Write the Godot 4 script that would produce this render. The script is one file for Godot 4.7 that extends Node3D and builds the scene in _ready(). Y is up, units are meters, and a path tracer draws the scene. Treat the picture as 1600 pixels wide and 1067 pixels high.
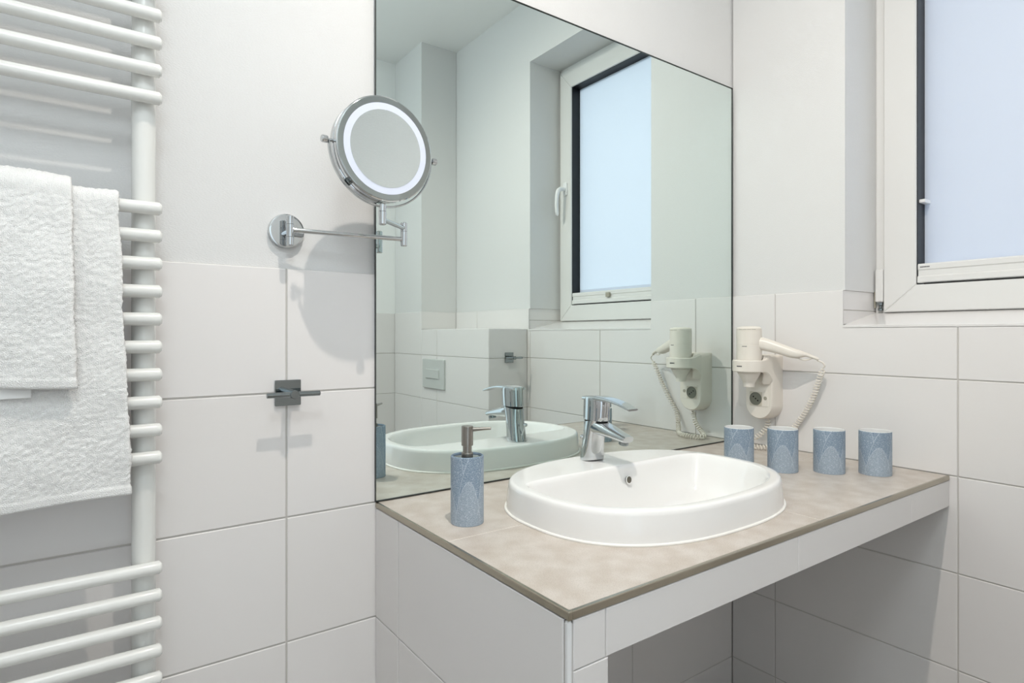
extends Node3D
# A tiled bathroom corner: washbasin counter, wall mirror, towel radiator, window niche.
# Axes: the mirror wall is z = 0 (room at z > 0), the window wall is x = 0 (room at x < 0), floor y = 0.

const CTOP := 0.85      # counter top
const TTOP := 1.35      # top of the wall tiles
const ROW := 0.25       # tile height
const CEIL := 2.92

var M := {}
var tile_cache := {}

func _ready() -> void:
	setup_view()
	make_materials()
	room_shell()
	window_unit()
	counter()
	mirror_wall()
	basin()
	faucet()
	radiator()
	towels()
	magnifier()
	hooks()
	hairdryer()
	accessories()
	flush_plate()

# ------------------------------------------------------------------ camera, sky, lights
func setup_view() -> void:
	var cam := Camera3D.new()
	cam.name = "camera"
	cam.projection = Camera3D.PROJECTION_FRUSTUM
	cam.near = 0.05
	cam.far = 60.0
	var f := 932.4
	cam.size = 1067.0 / f * cam.near
	cam.frustum_offset = Vector2(0, -10.66 / f * cam.near)
	cam.position = Vector3(-1.8303, 1.2165, 1.2346)
	cam.rotation_degrees = Vector3(0, -35.755, 0)
	add_child(cam)
	cam.current = true

	var env := Environment.new()
	env.background_mode = Environment.BG_SKY
	var sky := Sky.new()
	var sm := ProceduralSkyMaterial.new()
	sm.sky_top_color = Color(0.62, 0.76, 0.98)
	sm.sky_horizon_color = Color(0.86, 0.92, 1.0)
	sm.ground_bottom_color = Color(0.50, 0.52, 0.56)
	sm.ground_horizon_color = Color(0.80, 0.85, 0.93)
	sm.sky_energy_multiplier = 1.25
	sm.ground_energy_multiplier = 1.25
	sky.sky_material = sm
	env.sky = sky
	env.tonemap_mode = Environment.TONE_MAPPER_LINEAR
	env.tonemap_exposure = 0.9
	env.sdfgi_enabled = true
	env.ssao_enabled = true
	env.ssil_enabled = true
	var we := WorldEnvironment.new()
	we.name = "environment"
	we.environment = env
	add_child(we)

	# the ceiling downlight (its fitting is built in room_shell)
	var lamp := SpotLight3D.new()
	lamp.name = "downlight_lamp"
	lamp.position = Vector3(-1.41, 2.885, 0.865)
	lamp.basis = Basis.looking_at(Vector3(0.91, -2.08, -0.16), Vector3(0, 0, 1))   # unseen lamp, tilted towards the basin to light that side more
	lamp.spot_angle = 70.0
	lamp.spot_angle_attenuation = 1.0
	lamp.spot_range = 8.0
	lamp.spot_attenuation = 2.0
	lamp.light_color = Color(1.0, 0.96, 0.915)
	lamp.light_energy = 2.2
	lamp.light_size = 0.016
	lamp.shadow_enabled = true
	add_child(lamp)
	# daylight entering through the frosted pane
	var day := AreaLight3D.new()
	day.name = "window_daylight"
	day.area_size = Vector2(0.55, 1.02)
	day.position = Vector3(0.243, 1.955, 0.778)
	day.rotation_degrees = Vector3(0, 90, 0)
	day.light_color = Color(0.86, 0.93, 1.0)
	day.light_energy = 0.05
	day.area_range = 8.0
	day.shadow_enabled = true
	add_child(day)
	# fill light added behind the camera, shaped as a hanging globe
	var globe := OmniLight3D.new()
	globe.name = "added_globe_fill"
	globe.position = Vector3(-1.95, 2.55, 1.42)
	globe.light_color = Color(0.94, 0.98, 1.0)
	globe.light_energy = 0.66
	globe.light_size = 0.17
	globe.omni_range = 8.0
	globe.omni_attenuation = 2.0
	globe.shadow_enabled = true
	add_child(globe)
	# fill light added behind the camera, shaped as a glazed doorway
	var door_fill := AreaLight3D.new()
	door_fill.name = "added_door_fill"
	door_fill.area_size = Vector2(0.74, 1.80)
	door_fill.position = Vector3(-1.95, 1.10, 2.215)
	door_fill.rotation_degrees = Vector3(0, 0, 0)
	door_fill.light_color = Color(0.88, 0.95, 1.0)
	door_fill.light_energy = 0.3
	door_fill.area_range = 8.0
	door_fill.shadow_enabled = true
	add_child(door_fill)

# ------------------------------------------------------------------ materials
func mat(called: String, c: Color, rough := 0.5, metal := 0.0, spec := 0.5) -> StandardMaterial3D:
	var m := StandardMaterial3D.new()
	m.resource_name = called
	m.albedo_color = c
	m.roughness = rough
	m.metallic = metal
	m.metallic_specular = spec
	M[called] = m
	return m

func noise_tex(freq: float, seed_: int, size := 256, octaves := 3, ramp: Gradient = null, kind := FastNoiseLite.TYPE_SIMPLEX_SMOOTH) -> NoiseTexture2D:
	var n := FastNoiseLite.new()
	n.noise_type = kind
	n.frequency = freq
	n.seed = seed_
	n.fractal_octaves = octaves
	var t := NoiseTexture2D.new()
	t.noise = n
	t.width = size
	t.height = size
	t.seamless = true
	if ramp:
		t.color_ramp = ramp
	return t

func ramp(stops: Array) -> Gradient:
	var g := Gradient.new()
	var off := PackedFloat32Array()
	var col := PackedColorArray()
	for s in stops:
		off.append(s[0])
		col.append(s[1])
	g.offsets = off
	g.colors = col
	return g

func make_materials() -> void:
	var tile := mat("wall_tile", Color(0.916, 0.903, 0.896), 0.16)
	tile.metallic_specular = 0.45
	var tile2 := mat("wall_tile_warm", Color(0.913, 0.899, 0.890), 0.18)
	tile2.metallic_specular = 0.45
	var grout := mat("grout", Color(0.80, 0.785, 0.765), 0.9)
	grout.metallic_specular = 0.2
	var pl := mat("plaster", Color(0.878, 0.876, 0.872), 0.85)
	pl.heightmap_enabled = true
	pl.heightmap_scale = 0.032
	pl.heightmap_texture = noise_tex(0.09, 3, 512, 3)
	pl.uv1_triplanar = true
	pl.uv1_world_triplanar = true
	pl.uv1_scale = Vector3(3.5, 9.0, 3.5)
	var ceil_m := mat("ceiling_paint", Color(0.96, 0.96, 0.955), 0.9)
	ceil_m.metallic_specular = 0.2
	mat("floor_tile", Color(0.66, 0.64, 0.61), 0.4)
	var ch := mat("chrome", Color(0.79, 0.80, 0.805), 0.05, 1.0)
	ch.metallic_specular = 0.5
	mat("dark_chrome", Color(0.56, 0.585, 0.59), 0.07, 1.0)
	mat("brushed_steel", Color(0.60, 0.585, 0.56), 0.28, 1.0)
	mat("bronze_trim", Color(0.69, 0.66, 0.60), 0.24, 1.0)
	var mir := mat("silvered_glass", Color(0.905, 0.945, 0.935), 0.0, 1.0)
	mir.metallic_specular = 0.5
	mat("magnifier_glass", Color(0.935, 0.955, 0.95), 0.0, 1.0)
	mat("smoked_chrome", Color(0.70, 0.725, 0.72), 0.08, 1.0)
	mat("mirror_edge", Color(0.16, 0.18, 0.17), 0.4)
	var cer := mat("ceramic", Color(0.945, 0.940, 0.932), 0.06)
	cer.metallic_specular = 0.55
	cer.clearcoat_enabled = true
	cer.clearcoat = 0.1
	cer.clearcoat_roughness = 0.03
	mat("sealant", Color(0.96, 0.95, 0.93), 0.4)
	mat("enamel", Color(0.915, 0.915, 0.90), 0.22)
	mat("pvc", Color(0.895, 0.892, 0.882), 0.30)
	mat("gasket", Color(0.045, 0.055, 0.075), 0.45)
	mat("gap_shade", Color(0.10, 0.10, 0.10), 0.7)  # stands in for the shade inside narrow gaps
	mat("cream_plastic", Color(0.925, 0.898, 0.858), 0.32)
	mat("grey_plastic", Color(0.66, 0.64, 0.58), 0.4)
	mat("socket_well", Color(0.47, 0.47, 0.42), 0.45)
	mat("drain_shadow", Color(0.36, 0.34, 0.30), 0.5)  # shade of the overflow hole as a plain colour
	mat("socket_cream", Color(0.83, 0.80, 0.74), 0.4)
	mat("hole_shade", Color(0.03, 0.03, 0.03), 0.8)  # stands in for the shade inside the socket holes
	mat("print_ink", Color(0.33, 0.33, 0.34), 0.7)
	mat("white_plastic", Color(0.93, 0.93, 0.93), 0.35)
	mat("white_glaze", Color(0.93, 0.93, 0.925), 0.15)
	mat("flush_plastic", Color(0.80, 0.81, 0.80), 0.25)
	# counter stoneware: warm grey with soft blotches and fine speckle
	var ct := mat("stoneware", Color(1, 1, 1), 0.38)
	ct.albedo_texture = noise_tex(0.012, 11, 512, 5, ramp([[0.0, Color(0.77, 0.725, 0.68)], [0.35, Color(0.80, 0.76, 0.72)], [0.62, Color(0.825, 0.79, 0.755)], [1.0, Color(0.86, 0.83, 0.80)]]))
	ct.uv1_triplanar = true
	ct.uv1_world_triplanar = true
	ct.uv1_scale = Vector3(2.2, 2.2, 2.2)
	ct.heightmap_enabled = true
	ct.heightmap_scale = 0.02
	ct.heightmap_texture = noise_tex(0.2, 5, 512, 2)
	ct.detail_enabled = true
	ct.detail_blend_mode = BaseMaterial3D.BLEND_MODE_MUL
	ct.detail_albedo = noise_tex(0.35, 19, 512, 2, ramp([[0.0, Color(0.86, 0.85, 0.84)], [0.5, Color(0.97, 0.97, 0.97)], [1.0, Color(1, 1, 1)]]))
	ct.detail_mask = null
	# terry cloth
	var te := mat("terry_cloth", Color(0.945, 0.942, 0.935), 1.0)
	te.metallic_specular = 0.1
	te.rim_enabled = true
	te.rim = 0.35
	te.heightmap_enabled = true
	te.heightmap_scale = 0.13
	te.heightmap_texture = noise_tex(0.11, 8, 512, 2)
	te.uv1_triplanar = true
	te.uv1_world_triplanar = true
	te.uv1_scale = Vector3(9, 9, 9)
	mat("hem_cloth", Color(0.93, 0.93, 0.925), 0.9)
	# frosted pane: daylight diffuses through it
	var pane := mat("frosted_glass", Color(0.93, 0.95, 0.97), 0.35)
	pane.backlight_enabled = true
	pane.backlight = Color(1, 1, 1)
	# glowing parts
	var ring := mat("led_diffuser", Color(0.80, 0.82, 0.87), 0.5)
	ring.emission_enabled = true
	ring.emission = Color(0.90, 0.93, 1.0)
	ring.emission_energy_multiplier = 0.24
	var op := mat("opal", Color(0.95, 0.95, 0.94), 0.3)  # glow of the added fill globe
	op.emission_enabled = true
	op.emission = Color(0.94, 0.98, 1.0)
	op.emission_energy_multiplier = 0.8
	var dg := mat("added_door_glass", Color(0.9, 0.92, 0.94), 0.3)  # glow of the added glazing behind the camera
	dg.emission_enabled = true
	dg.emission = Color(0.88, 0.95, 1.0)
	dg.emission_energy_multiplier = 0.3
	var lens := mat("lamp_lens", Color(1, 1, 1), 0.4)
	lens.emission_enabled = true
	lens.emission = Color(1.0, 0.96, 0.915)
	lens.emission_energy_multiplier = 2.5
	var pat := mat("leaf_print", Color(1, 1, 1), 0.55)
	pat.albedo_texture = leaf_texture()

func leaf_texture() -> ImageTexture:
	# overlapping skeleton leaves in pale lines on slate blue, u round the cup, v from rim to foot
	var w := 512
	var h := 256
	var im := Image.create(w, h, false, Image.FORMAT_RGB8)
	var cell := FastNoiseLite.new()
	cell.noise_type = FastNoiseLite.TYPE_CELLULAR
	cell.cellular_return_type = FastNoiseLite.RETURN_DISTANCE2_SUB
	cell.frequency = 0.20
	cell.fractal_type = FastNoiseLite.FRACTAL_NONE
	cell.seed = 4
	var grain := FastNoiseLite.new()
	grain.frequency = 0.3
	grain.seed = 9
	# [centre u, foot v, half width, height, lean], later ones lie on top
	var leaves := [[10.0, 215.0, 66.0, 250.0, 0.10], [112.0, 205.0, 70.0, 240.0, -0.08], [214.0, 215.0, 66.0, 255.0, 0.12], [318.0, 205.0, 70.0, 238.0, 0.10], [420.0, 215.0, 66.0, 250.0, 0.08],
		[480.0, 320.0, 62.0, 215.0, -0.05], [92.0, 326.0, 70.0, 240.0, 0.06], [400.0, 318.0, 62.0, 205.0, -0.05], [196.0, 320.0, 62.0, 210.0, -0.04], [300.0, 330.0, 74.0, 245.0, 0.03]]
	for y in h:
		for x in w:
			var who := -1
			var edge := 0.0
			var lu := 0.0
			for i in leaves.size():
				var l: Array = leaves[i]
				var t: float = (l[1] - y) / l[3]
				if t < 0.0 or t > 1.0:
					continue
				var du: float = wrapf(x - l[0] - l[4] * (l[1] - y), -w * 0.5, w * 0.5)
				var half: float = l[2] * pow(1.0 - t * t, 0.62)
				if absf(du) < half:
					who = i
					edge = half - absf(du)
					lu = du
			var n: float
			var base: Color
			if who >= 0:
				n = cell.get_noise_2d(lu * 1.0 + who * 97.0, (y - absf(lu) * 0.9) * 1.1 + who * 41.0)
				base = [Color(0.420, 0.505, 0.590), Color(0.500, 0.570, 0.640), Color(0.455, 0.535, 0.615)][who % 3] if who < 5 else Color(0.545, 0.605, 0.665)
				if edge < 2.0:
					base = Color(0.76, 0.80, 0.84)
					n = 1.0
			else:
				n = cell.get_noise_2d(x * 1.5, y * 0.6)
				base = Color(0.43, 0.515, 0.60)
			var line := clampf(1.0 - (n + 1.0) * 3.4, 0.0, 1.0)
			var c := base.lerp(Color(0.84, 0.87, 0.90), line * 0.85)
			var g := grain.get_noise_2d(x * 1.0, y * 1.0) * 0.06
			im.set_pixel(x, y, Color(c.r + g, c.g + g, c.b + g))
	return ImageTexture.create_from_image(im)

# ------------------------------------------------------------------ mesh helpers
# A shape is a PackedVector3Array of triangles; mesh() turns it into an ArrayMesh with creased normals.
func mesh(tris: PackedVector3Array, crease := 38.0) -> ArrayMesh:
	var vol := 0.0
	var mid := Vector3.ZERO
	for p in tris:
		mid += p
	mid /= maxf(1.0, tris.size())
	var nf := tris.size() / 3
	for i in nf:
		vol += (tris[i * 3] - mid).dot((tris[i * 3 + 1] - mid).cross(tris[i * 3 + 2] - mid))
	var flip := vol < 0.0
	var fn := PackedVector3Array()
	fn.resize(nf)
	var near := {}
	var keys := []
	keys.resize(tris.size())
	for i in nf:
		var n := (tris[i * 3 + 1] - tris[i * 3]).cross(tris[i * 3 + 2] - tris[i * 3])
		if flip:
			n = -n
		fn[i] = n
		for k in 3:
			var key := Vector3i((tris[i * 3 + k] * 40000.0).round())
			keys[i * 3 + k] = key
			if near.has(key):
				near[key].append(i)
			else:
				near[key] = [i]
	var lim := cos(deg_to_rad(crease))
	var v := PackedVector3Array()
	var nn := PackedVector3Array()
	var order := [0, 1, 2] if flip else [0, 2, 1]
	for i in nf:
		var a := fn[i]
		var la := a.length()
		if la < 1e-14:
			continue
		a /= la
		for k in order:
			var s := Vector3.ZERO
			for j in near[keys[i * 3 + k]]:
				var b: Vector3 = fn[j]
				var lb := b.length()
				if lb > 1e-14 and b.dot(a) >= lim * lb:
					s += b
			v.append(tris[i * 3 + k])
			nn.append(s.normalized() if s.length() > 1e-14 else a)
	var arr := []
	arr.resize(Mesh.ARRAY_MAX)
	arr[Mesh.ARRAY_VERTEX] = v
	arr[Mesh.ARRAY_NORMAL] = nn
	var m := ArrayMesh.new()
	m.add_surface_from_arrays(Mesh.PRIMITIVE_TRIANGLES, arr)
	return m

func part(parent: Node, called: String, shape, m: Material, crease := 38.0) -> MeshInstance3D:
	var o := MeshInstance3D.new()
	o.name = called
	o.mesh = shape if shape is Mesh else mesh(shape, crease)
	o.material_override = m
	parent.add_child(o, true)
	return o

func thing(called: String, label: String, category: String, at := Vector3.ZERO, group := "") -> Node3D:
	var o := Node3D.new()
	o.name = called
	o.position = at
	add_child(o, true)
	o.set_meta("label", label)
	o.set_meta("category", category)
	if group:
		o.set_meta("group", group)
	return o

func struct(called: String) -> Node3D:
	var o := Node3D.new()
	o.name = called
	add_child(o, true)
	o.set_meta("kind", "structure")
	return o

func moved(t: PackedVector3Array, x: Transform3D) -> PackedVector3Array:
	var r := PackedVector3Array()
	r.resize(t.size())
	for i in t.size():
		r[i] = x * t[i]
	return r

func quad(t: PackedVector3Array, a: Vector3, b: Vector3, c: Vector3, d: Vector3) -> void:
	t.append_array([a, b, c, a, c, d])

func box(lo: Vector3, hi: Vector3) -> PackedVector3Array:
	var t := PackedVector3Array()
	var c := []
	for i in 8:
		c.append(Vector3(hi.x if i & 1 else lo.x, hi.y if i & 2 else lo.y, hi.z if i & 4 else lo.z))
	quad(t, c[0], c[2], c[3], c[1])
	quad(t, c[4], c[5], c[7], c[6])
	quad(t, c[0], c[4], c[6], c[2])
	quad(t, c[1], c[3], c[7], c[5])
	quad(t, c[0], c[1], c[5], c[4])
	quad(t, c[2], c[6], c[7], c[3])
	return t

# box with chamfered edges
func bbox(lo: Vector3, hi: Vector3, b := 0.002) -> PackedVector3Array:
	var c := (lo + hi) * 0.5
	var h := (hi - lo) * 0.5
	b = minf(b, minf(h.x, minf(h.y, h.z)) * 0.95)
	var t := PackedVector3Array()
	var P := func(sx, sy, sz, ax):  # corner vertex lying on the face across axis ax
		var q := Vector3(sx * (h.x - (0.0 if ax == 0 else b)), sy * (h.y - (0.0 if ax == 1 else b)), sz * (h.z - (0.0 if ax == 2 else b)))
		return c + q
	for s in [-1, 1]:
		var f0 := [P.call(s, -1, -1, 0), P.call(s, 1, -1, 0), P.call(s, 1, 1, 0), P.call(s, -1, 1, 0)]
		var f1 := [P.call(-1, s, -1, 1), P.call(-1, s, 1, 1), P.call(1, s, 1, 1), P.call(1, s, -1, 1)]
		var f2 := [P.call(-1, -1, s, 2), P.call(1, -1, s, 2), P.call(1, 1, s, 2), P.call(-1, 1, s, 2)]
		for f in [f0, f1, f2]:
			if s > 0:
				quad(t, f[0], f[1], f[2], f[3])
			else:
				quad(t, f[3], f[2], f[1], f[0])
	for a in [-1, 1]:
		for d in [-1, 1]:
			var e := [P.call(a, d, -1, 0), P.call(a, d, 1, 0), P.call(a, d, 1, 1), P.call(a, d, -1, 1)]
			var e2 := [P.call(a, -1, d, 2), P.call(a, 1, d, 2), P.call(a, 1, d, 0), P.call(a, -1, d, 0)]
			var e3 := [P.call(-1, a, d, 1), P.call(1, a, d, 1), P.call(1, a, d, 2), P.call(-1, a, d, 2)]
			for e_ in [e, e2, e3]:
				out_quad(t, e_, c)
			for z in [-1, 1]:
				out_tri(t, P.call(a, d, z, 0), P.call(a, d, z, 1), P.call(a, d, z, 2), c)
	return t

func out_tri(t: PackedVector3Array, a: Vector3, b: Vector3, c: Vector3, mid: Vector3) -> void:
	if (b - a).cross(c - a).dot((a + b + c) / 3.0 - mid) >= 0:
		t.append_array([a, b, c])
	else:
		t.append_array([a, c, b])

func out_quad(t: PackedVector3Array, q: Array, mid: Vector3) -> void:
	out_tri(t, q[0], q[1], q[2], mid)
	out_tri(t, q[0], q[2], q[3], mid)

func circle(c: Vector3, u: Vector3, v: Vector3, r: float, n: int) -> PackedVector3Array:
	var o := PackedVector3Array()
	for i in n:
		var a := TAU * i / n
		o.append(c + u * (cos(a) * r) + v * (sin(a) * r))
	return o

func loft(rings: Array, cap0 := true, cap1 := true, loop := false) -> PackedVector3Array:
	var t := PackedVector3Array()
	var n: int = rings[0].size()
	var last: int = rings.size() if loop else rings.size() - 1
	for i in last:
		var A: PackedVector3Array = rings[i]
		var B: PackedVector3Array = rings[(i + 1) % rings.size()]
		for j in n:
			var k := (j + 1) % n
			quad(t, A[j], A[k], B[k], B[j])
	if not loop:
		for e in 2:
			if (e == 0 and not cap0) or (e == 1 and not cap1):
				continue
			var R: PackedVector3Array = rings[0] if e == 0 else rings[rings.size() - 1]
			var c := Vector3.ZERO
			for p in R:
				c += p
			c /= n
			for j in n:
				var k := (j + 1) % n
				if e == 0:
					t.append_array([c, R[k], R[j]])
				else:
					t.append_array([c, R[j], R[k]])
	return t

# profile of (radius, height) turned about an axis
func lathe(prof: Array, n := 48, at := Vector3.ZERO, axis := Vector3.UP, cap0 := true, cap1 := true) -> PackedVector3Array:
	var u := axis.cross(Vector3(0.3, 0.1, 0.95)).normalized()
	if absf(axis.dot(Vector3.UP)) > 0.99:
		u = Vector3.RIGHT
	var v := axis.cross(u).normalized()
	var rings := []
	for p in prof:
		rings.append(circle(at + axis * p[1], u, v, maxf(p[0], 1e-5), n))
	return loft(rings, cap0, cap1)

func rod(a: Vector3, b: Vector3, r: float, n := 20, bev := 0.0008) -> PackedVector3Array:
	var d := (b - a).normalized()
	var L := a.distance_to(b)
	return lathe([[r - bev, 0.0], [r, bev], [r, L - bev], [r - bev, L]], n, a, d)

func tube(path: Array, r, n := 12, caps := true) -> PackedVector3Array:
	var rings := []
	var d0: Vector3 = (path[1] - path[0]).normalized()
	var u := d0.cross(Vector3.UP if absf(d0.y) < 0.9 else Vector3.RIGHT).normalized()
	for i in path.size():
		var d: Vector3 = (path[mini(i + 1, path.size() - 1)] - path[maxi(i - 1, 0)]).normalized()
		u = (u - d * u.dot(d)).normalized()
		var rr: float = r if r is float else r[i]
		rings.append(circle(path[i], u, d.cross(u), rr, n))
	return loft(rings, caps, caps)

# a flat outline (x, y) given depth along +z, from z0 to z1, chamfered by b at the z1 end
func prism(poly: PackedVector2Array, z0: float, z1: float, b := 0.0, b0 := 0.0) -> PackedVector3Array:
	if Geometry2D.is_polygon_clockwise(poly):
		poly.reverse()
	var n := poly.size()
	var inset := func(d: float) -> PackedVector2Array:
		var o := PackedVector2Array()
		for i in n:
			var e0 := (poly[i] - poly[(i + n - 1) % n]).normalized()
			var e1 := (poly[(i + 1) % n] - poly[i]).normalized()
			var n0 := Vector2(-e0.y, e0.x)
			var n1 := Vector2(-e1.y, e1.x)
			var m := (n0 + n1) / maxf(0.2, 1.0 + n0.dot(n1))
			o.append(poly[i] + m * d)
		return o
	var layers := []
	if b0 > 0.0:
		layers.append([inset.call(b0), z0])
		layers.append([poly, z0 + b0])
	else:
		layers.append([poly, z0])
	if b > 0.0:
		layers.append([poly, z1 - b])
		layers.append([inset.call(b), z1])
	else:
		layers.append([poly, z1])
	var rings := []
	for l in layers:
		var R := PackedVector3Array()
		for q in l[0]:
			R.append(Vector3(q.x, q.y, l[1]))
		rings.append(R)
	var t := loft(rings, false, false)
	for e in 2:
		var q: PackedVector2Array = layers[0][0] if e == 0 else layers[layers.size() - 1][0]
		var z: float = layers[0][1] if e == 0 else layers[layers.size() - 1][1]
		var id := Geometry2D.triangulate_polygon(q)
		for i in range(0, id.size(), 3):
			var a := q[id[i]]
			var bb := q[id[i + 1]]
			var c := q[id[i + 2]]
			if ((bb - a).cross(c - a) > 0) != (e == 1):
				var s := bb
				bb = c
				c = s
			t.append_array([Vector3(a.x, a.y, z), Vector3(bb.x, bb.y, z), Vector3(c.x, c.y, z)])
	return t

func rect(x0: float, y0: float, x1: float, y1: float) -> PackedVector2Array:
	return PackedVector2Array([Vector2(x0, y0), Vector2(x1, y0), Vector2(x1, y1), Vector2(x0, y1)])

func rrect(x0: float, y0: float, x1: float, y1: float, r: float, k := 6) -> PackedVector2Array:
	var o := PackedVector2Array()
	for c in [[x1 - r, y0 + r, -PI / 2], [x1 - r, y1 - r, 0.0], [x0 + r, y1 - r, PI / 2], [x0 + r, y0 + r, PI]]:
		for i in k + 1:
			var a: float = c[2] + PI / 2 * i / k
			o.append(Vector2(c[0] + cos(a) * r, c[1] + sin(a) * r))
	return o

# directions a surface can look towards: local x along the surface, y up it, z out of it
const FRONT := Basis(Vector3(1, 0, 0), Vector3(0, 1, 0), Vector3(0, 0, 1))
const BACKWARD := Basis(Vector3(-1, 0, 0), Vector3(0, 1, 0), Vector3(0, 0, -1))
const LEFTWARD := Basis(Vector3(0, 0, 1), Vector3(0, 1, 0), Vector3(-1, 0, 0))
const RIGHTWARD := Basis(Vector3(0, 0, -1), Vector3(0, 1, 0), Vector3(1, 0, 0))
const UPWARD := Basis(Vector3(1, 0, 0), Vector3(0, 0, -1), Vector3(0, 1, 0))

# one wall tile between two corners given in the surface's own (along, up) metres; at = where (0,0) lies
func tile(parent: Node, at: Vector3, way: Basis, a0: float, b0: float, a1: float, b1: float, m: Material = null, joint := 0.0016) -> void:
	var w := a1 - a0 - joint * 2
	var h := b1 - b0 - joint * 2
	if w < 0.004 or h < 0.004:
		return
	var key := Vector2i(roundi(w * 5000), roundi(h * 5000))
	if not tile_cache.has(key):
		tile_cache[key] = mesh(prism(rect(-w / 2, -h / 2, w / 2, h / 2), -0.004, 0.0, 0.0012), 20.0)
	var o := MeshInstance3D.new()
	o.name = "tile"
	o.mesh = tile_cache[key]
	o.material_override = m if m else M.wall_tile
	parent.add_child(o, true)
	o.transform = Transform3D(way, at + way * Vector3((a0 + a1) / 2, (b0 + b1) / 2, 0))

func tile_poly(parent: Node, at: Vector3, way: Basis, poly: PackedVector2Array, m: Material = null) -> void:
	var o := part(parent, "tile", prism(poly, -0.004, 0.0, 0.0012), m if m else M.wall_tile, 20.0)
	o.transform = Transform3D(way, at)

# ------------------------------------------------------------------ the room
func room_shell() -> void:
	var X0 := -2.75
	var Z1 := 2.25
	var rows := [0.0, 0.1, 0.35, 0.60, 0.85, 1.10, 1.35]
	# mirror wall (z = 0)
	var wb := struct("wall_back")
	var bed := box(Vector3(X0 - 0.2, 0, -0.2), Vector3(0.5, TTOP - 0.001, -0.0024))
	part(wb, "tile_bed", bed, M.grout)
	part(wb, "plaster", box(Vector3(X0 - 0.2, TTOP - 0.001, -0.2), Vector3(0.5, CEIL + 0.1, -0.006)), M.plaster)
	var cols := [X0, -2.498, -1.998, -1.498, -0.998, -0.498, 0.0]
	for i in rows.size() - 1:
		for j in cols.size() - 1:
			tile(wb, Vector3.ZERO, FRONT, cols[j], rows[i], cols[j + 1], rows[i + 1], M.wall_tile if (i + j) % 3 else M.wall_tile_warm)
	# window wall (x = 0) with its niche: z 0.372..1.169, y 1.2445..2.596
	var wr := struct("wall_right")
	var nz0 := 0.372
	var nz1 := 1.169
	var ny0 := 1.2445
	var ny1 := 2.596
	var bedr := box(Vector3(0.0024, 0, 0.0), Vector3(0.33, ny0 - 0.012, Z1))
	bedr.append_array(box(Vector3(0.0024, ny0 - 0.012, 0.0), Vector3(0.33, TTOP - 0.001, nz0 - 0.0024)))
	bedr.append_array(box(Vector3(0.0024, ny0 - 0.012, nz1 + 0.0024), Vector3(0.33, TTOP - 0.001, Z1)))
	part(wr, "tile_bed", bedr, M.grout)
	var plr := box(Vector3(0.006, TTOP - 0.001, -0.0), Vector3(0.33, CEIL + 0.1, nz0 + 0.003))
	plr.append_array(box(Vector3(0.006, TTOP - 0.001, nz1 - 0.003), Vector3(0.33, CEIL + 0.1, Z1)))
	plr.append_array(box(Vector3(0.006, ny1, nz0 + 0.003), Vector3(0.33, CEIL + 0.1, nz1 - 0.003)))
	part(wr, "plaster", plr, M.plaster)
	var zc := [0.0, 0.158, 0.658, 1.158, 1.658, Z1]
	for i in rows.size() - 2:
		for j in zc.size() - 1:
			tile(wr, Vector3.ZERO, LEFTWARD, zc[j], rows[i], zc[j + 1], rows[i + 1], M.wall_tile if (i + j) % 3 else M.wall_tile_warm)
	tile(wr, Vector3.ZERO, LEFTWARD, 0.0, 1.10, 0.158, 1.35)
	var j_ := 0.0016
	tile_poly(wr, Vector3.ZERO, LEFTWARD, PackedVector2Array([Vector2(0.158 + j_, 1.10 + j_), Vector2(0.658 - j_, 1.10 + j_), Vector2(0.658 - j_, ny0 - j_ - 0.004), Vector2(nz0, ny0 - j_ - 0.004), Vector2(nz0, 1.35 - j_), Vector2(0.158 + j_, 1.35 - j_)]))
	tile(wr, Vector3.ZERO, LEFTWARD, 0.658, 1.10, 1.158, ny0 - 0.004)
	tile_poly(wr, Vector3.ZERO, LEFTWARD, PackedVector2Array([Vector2(1.158 + j_, 1.10 + j_), Vector2(1.658 - j_, 1.10 + j_), Vector2(1.658 - j_, 1.35 - j_), Vector2(nz1, 1.35 - j_), Vector2(nz1, ny0 - j_ - 0.004), Vector2(1.158 + j_, ny0 - j_ - 0.004)]))
	tile(wr, Vector3.ZERO, LEFTWARD, 1.658, 1.10, Z1, 1.35)
	# tiled strips on the cheeks of the niche
	for s in [[nz0, RIGHTWARD, 1], [nz1, LEFTWARD, -1]]:
		var way := FRONT if s[2] > 0 else BACKWARD
		var sgn: float = 1.0 if s[2] > 0 else -1.0
		for yy in [[ny0 + 0.002, 1.290], [1.290, 1.35]]:
			var a0 := 0.0 if sgn > 0 else -0.235
			var a1 := 0.235 if sgn > 0 else 0.0
			tile(wr, Vector3(0, 0, s[0]), way, a0, yy[0], a1, yy[1], null, 0.001)
	# sloping sill
	var sill := struct("trim_1")
	var sp := PackedVector2Array([Vector2(0.0, ny0 - 0.008), Vector2(0.0, ny0 - 0.001), Vector2(0.002, ny0), Vector2(0.215, 1.287), Vector2(0.215, 1.232), Vector2(0.004, 1.232)])
	var st := prism(sp, nz0, nz1)
	part(sill, "sill_slab", st, M.wall_tile, 20.0)
	# low installation box and the full-height chase behind it
	var wi := struct("wall_front")
	part(wi, "tile_bed", box(Vector3(X0 - 0.2, 0, Z1 + 0.0024), Vector3(0.33, TTOP - 0.001, Z1 + 0.2)), M.grout)
	part(wi, "plaster", box(Vector3(X0 - 0.2, TTOP - 0.001, Z1 + 0.006), Vector3(0.33, CEIL + 0.1, Z1 + 0.2)), M.ceiling_paint)  # paler than the other walls, to brighten what the magnifier reflects
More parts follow.
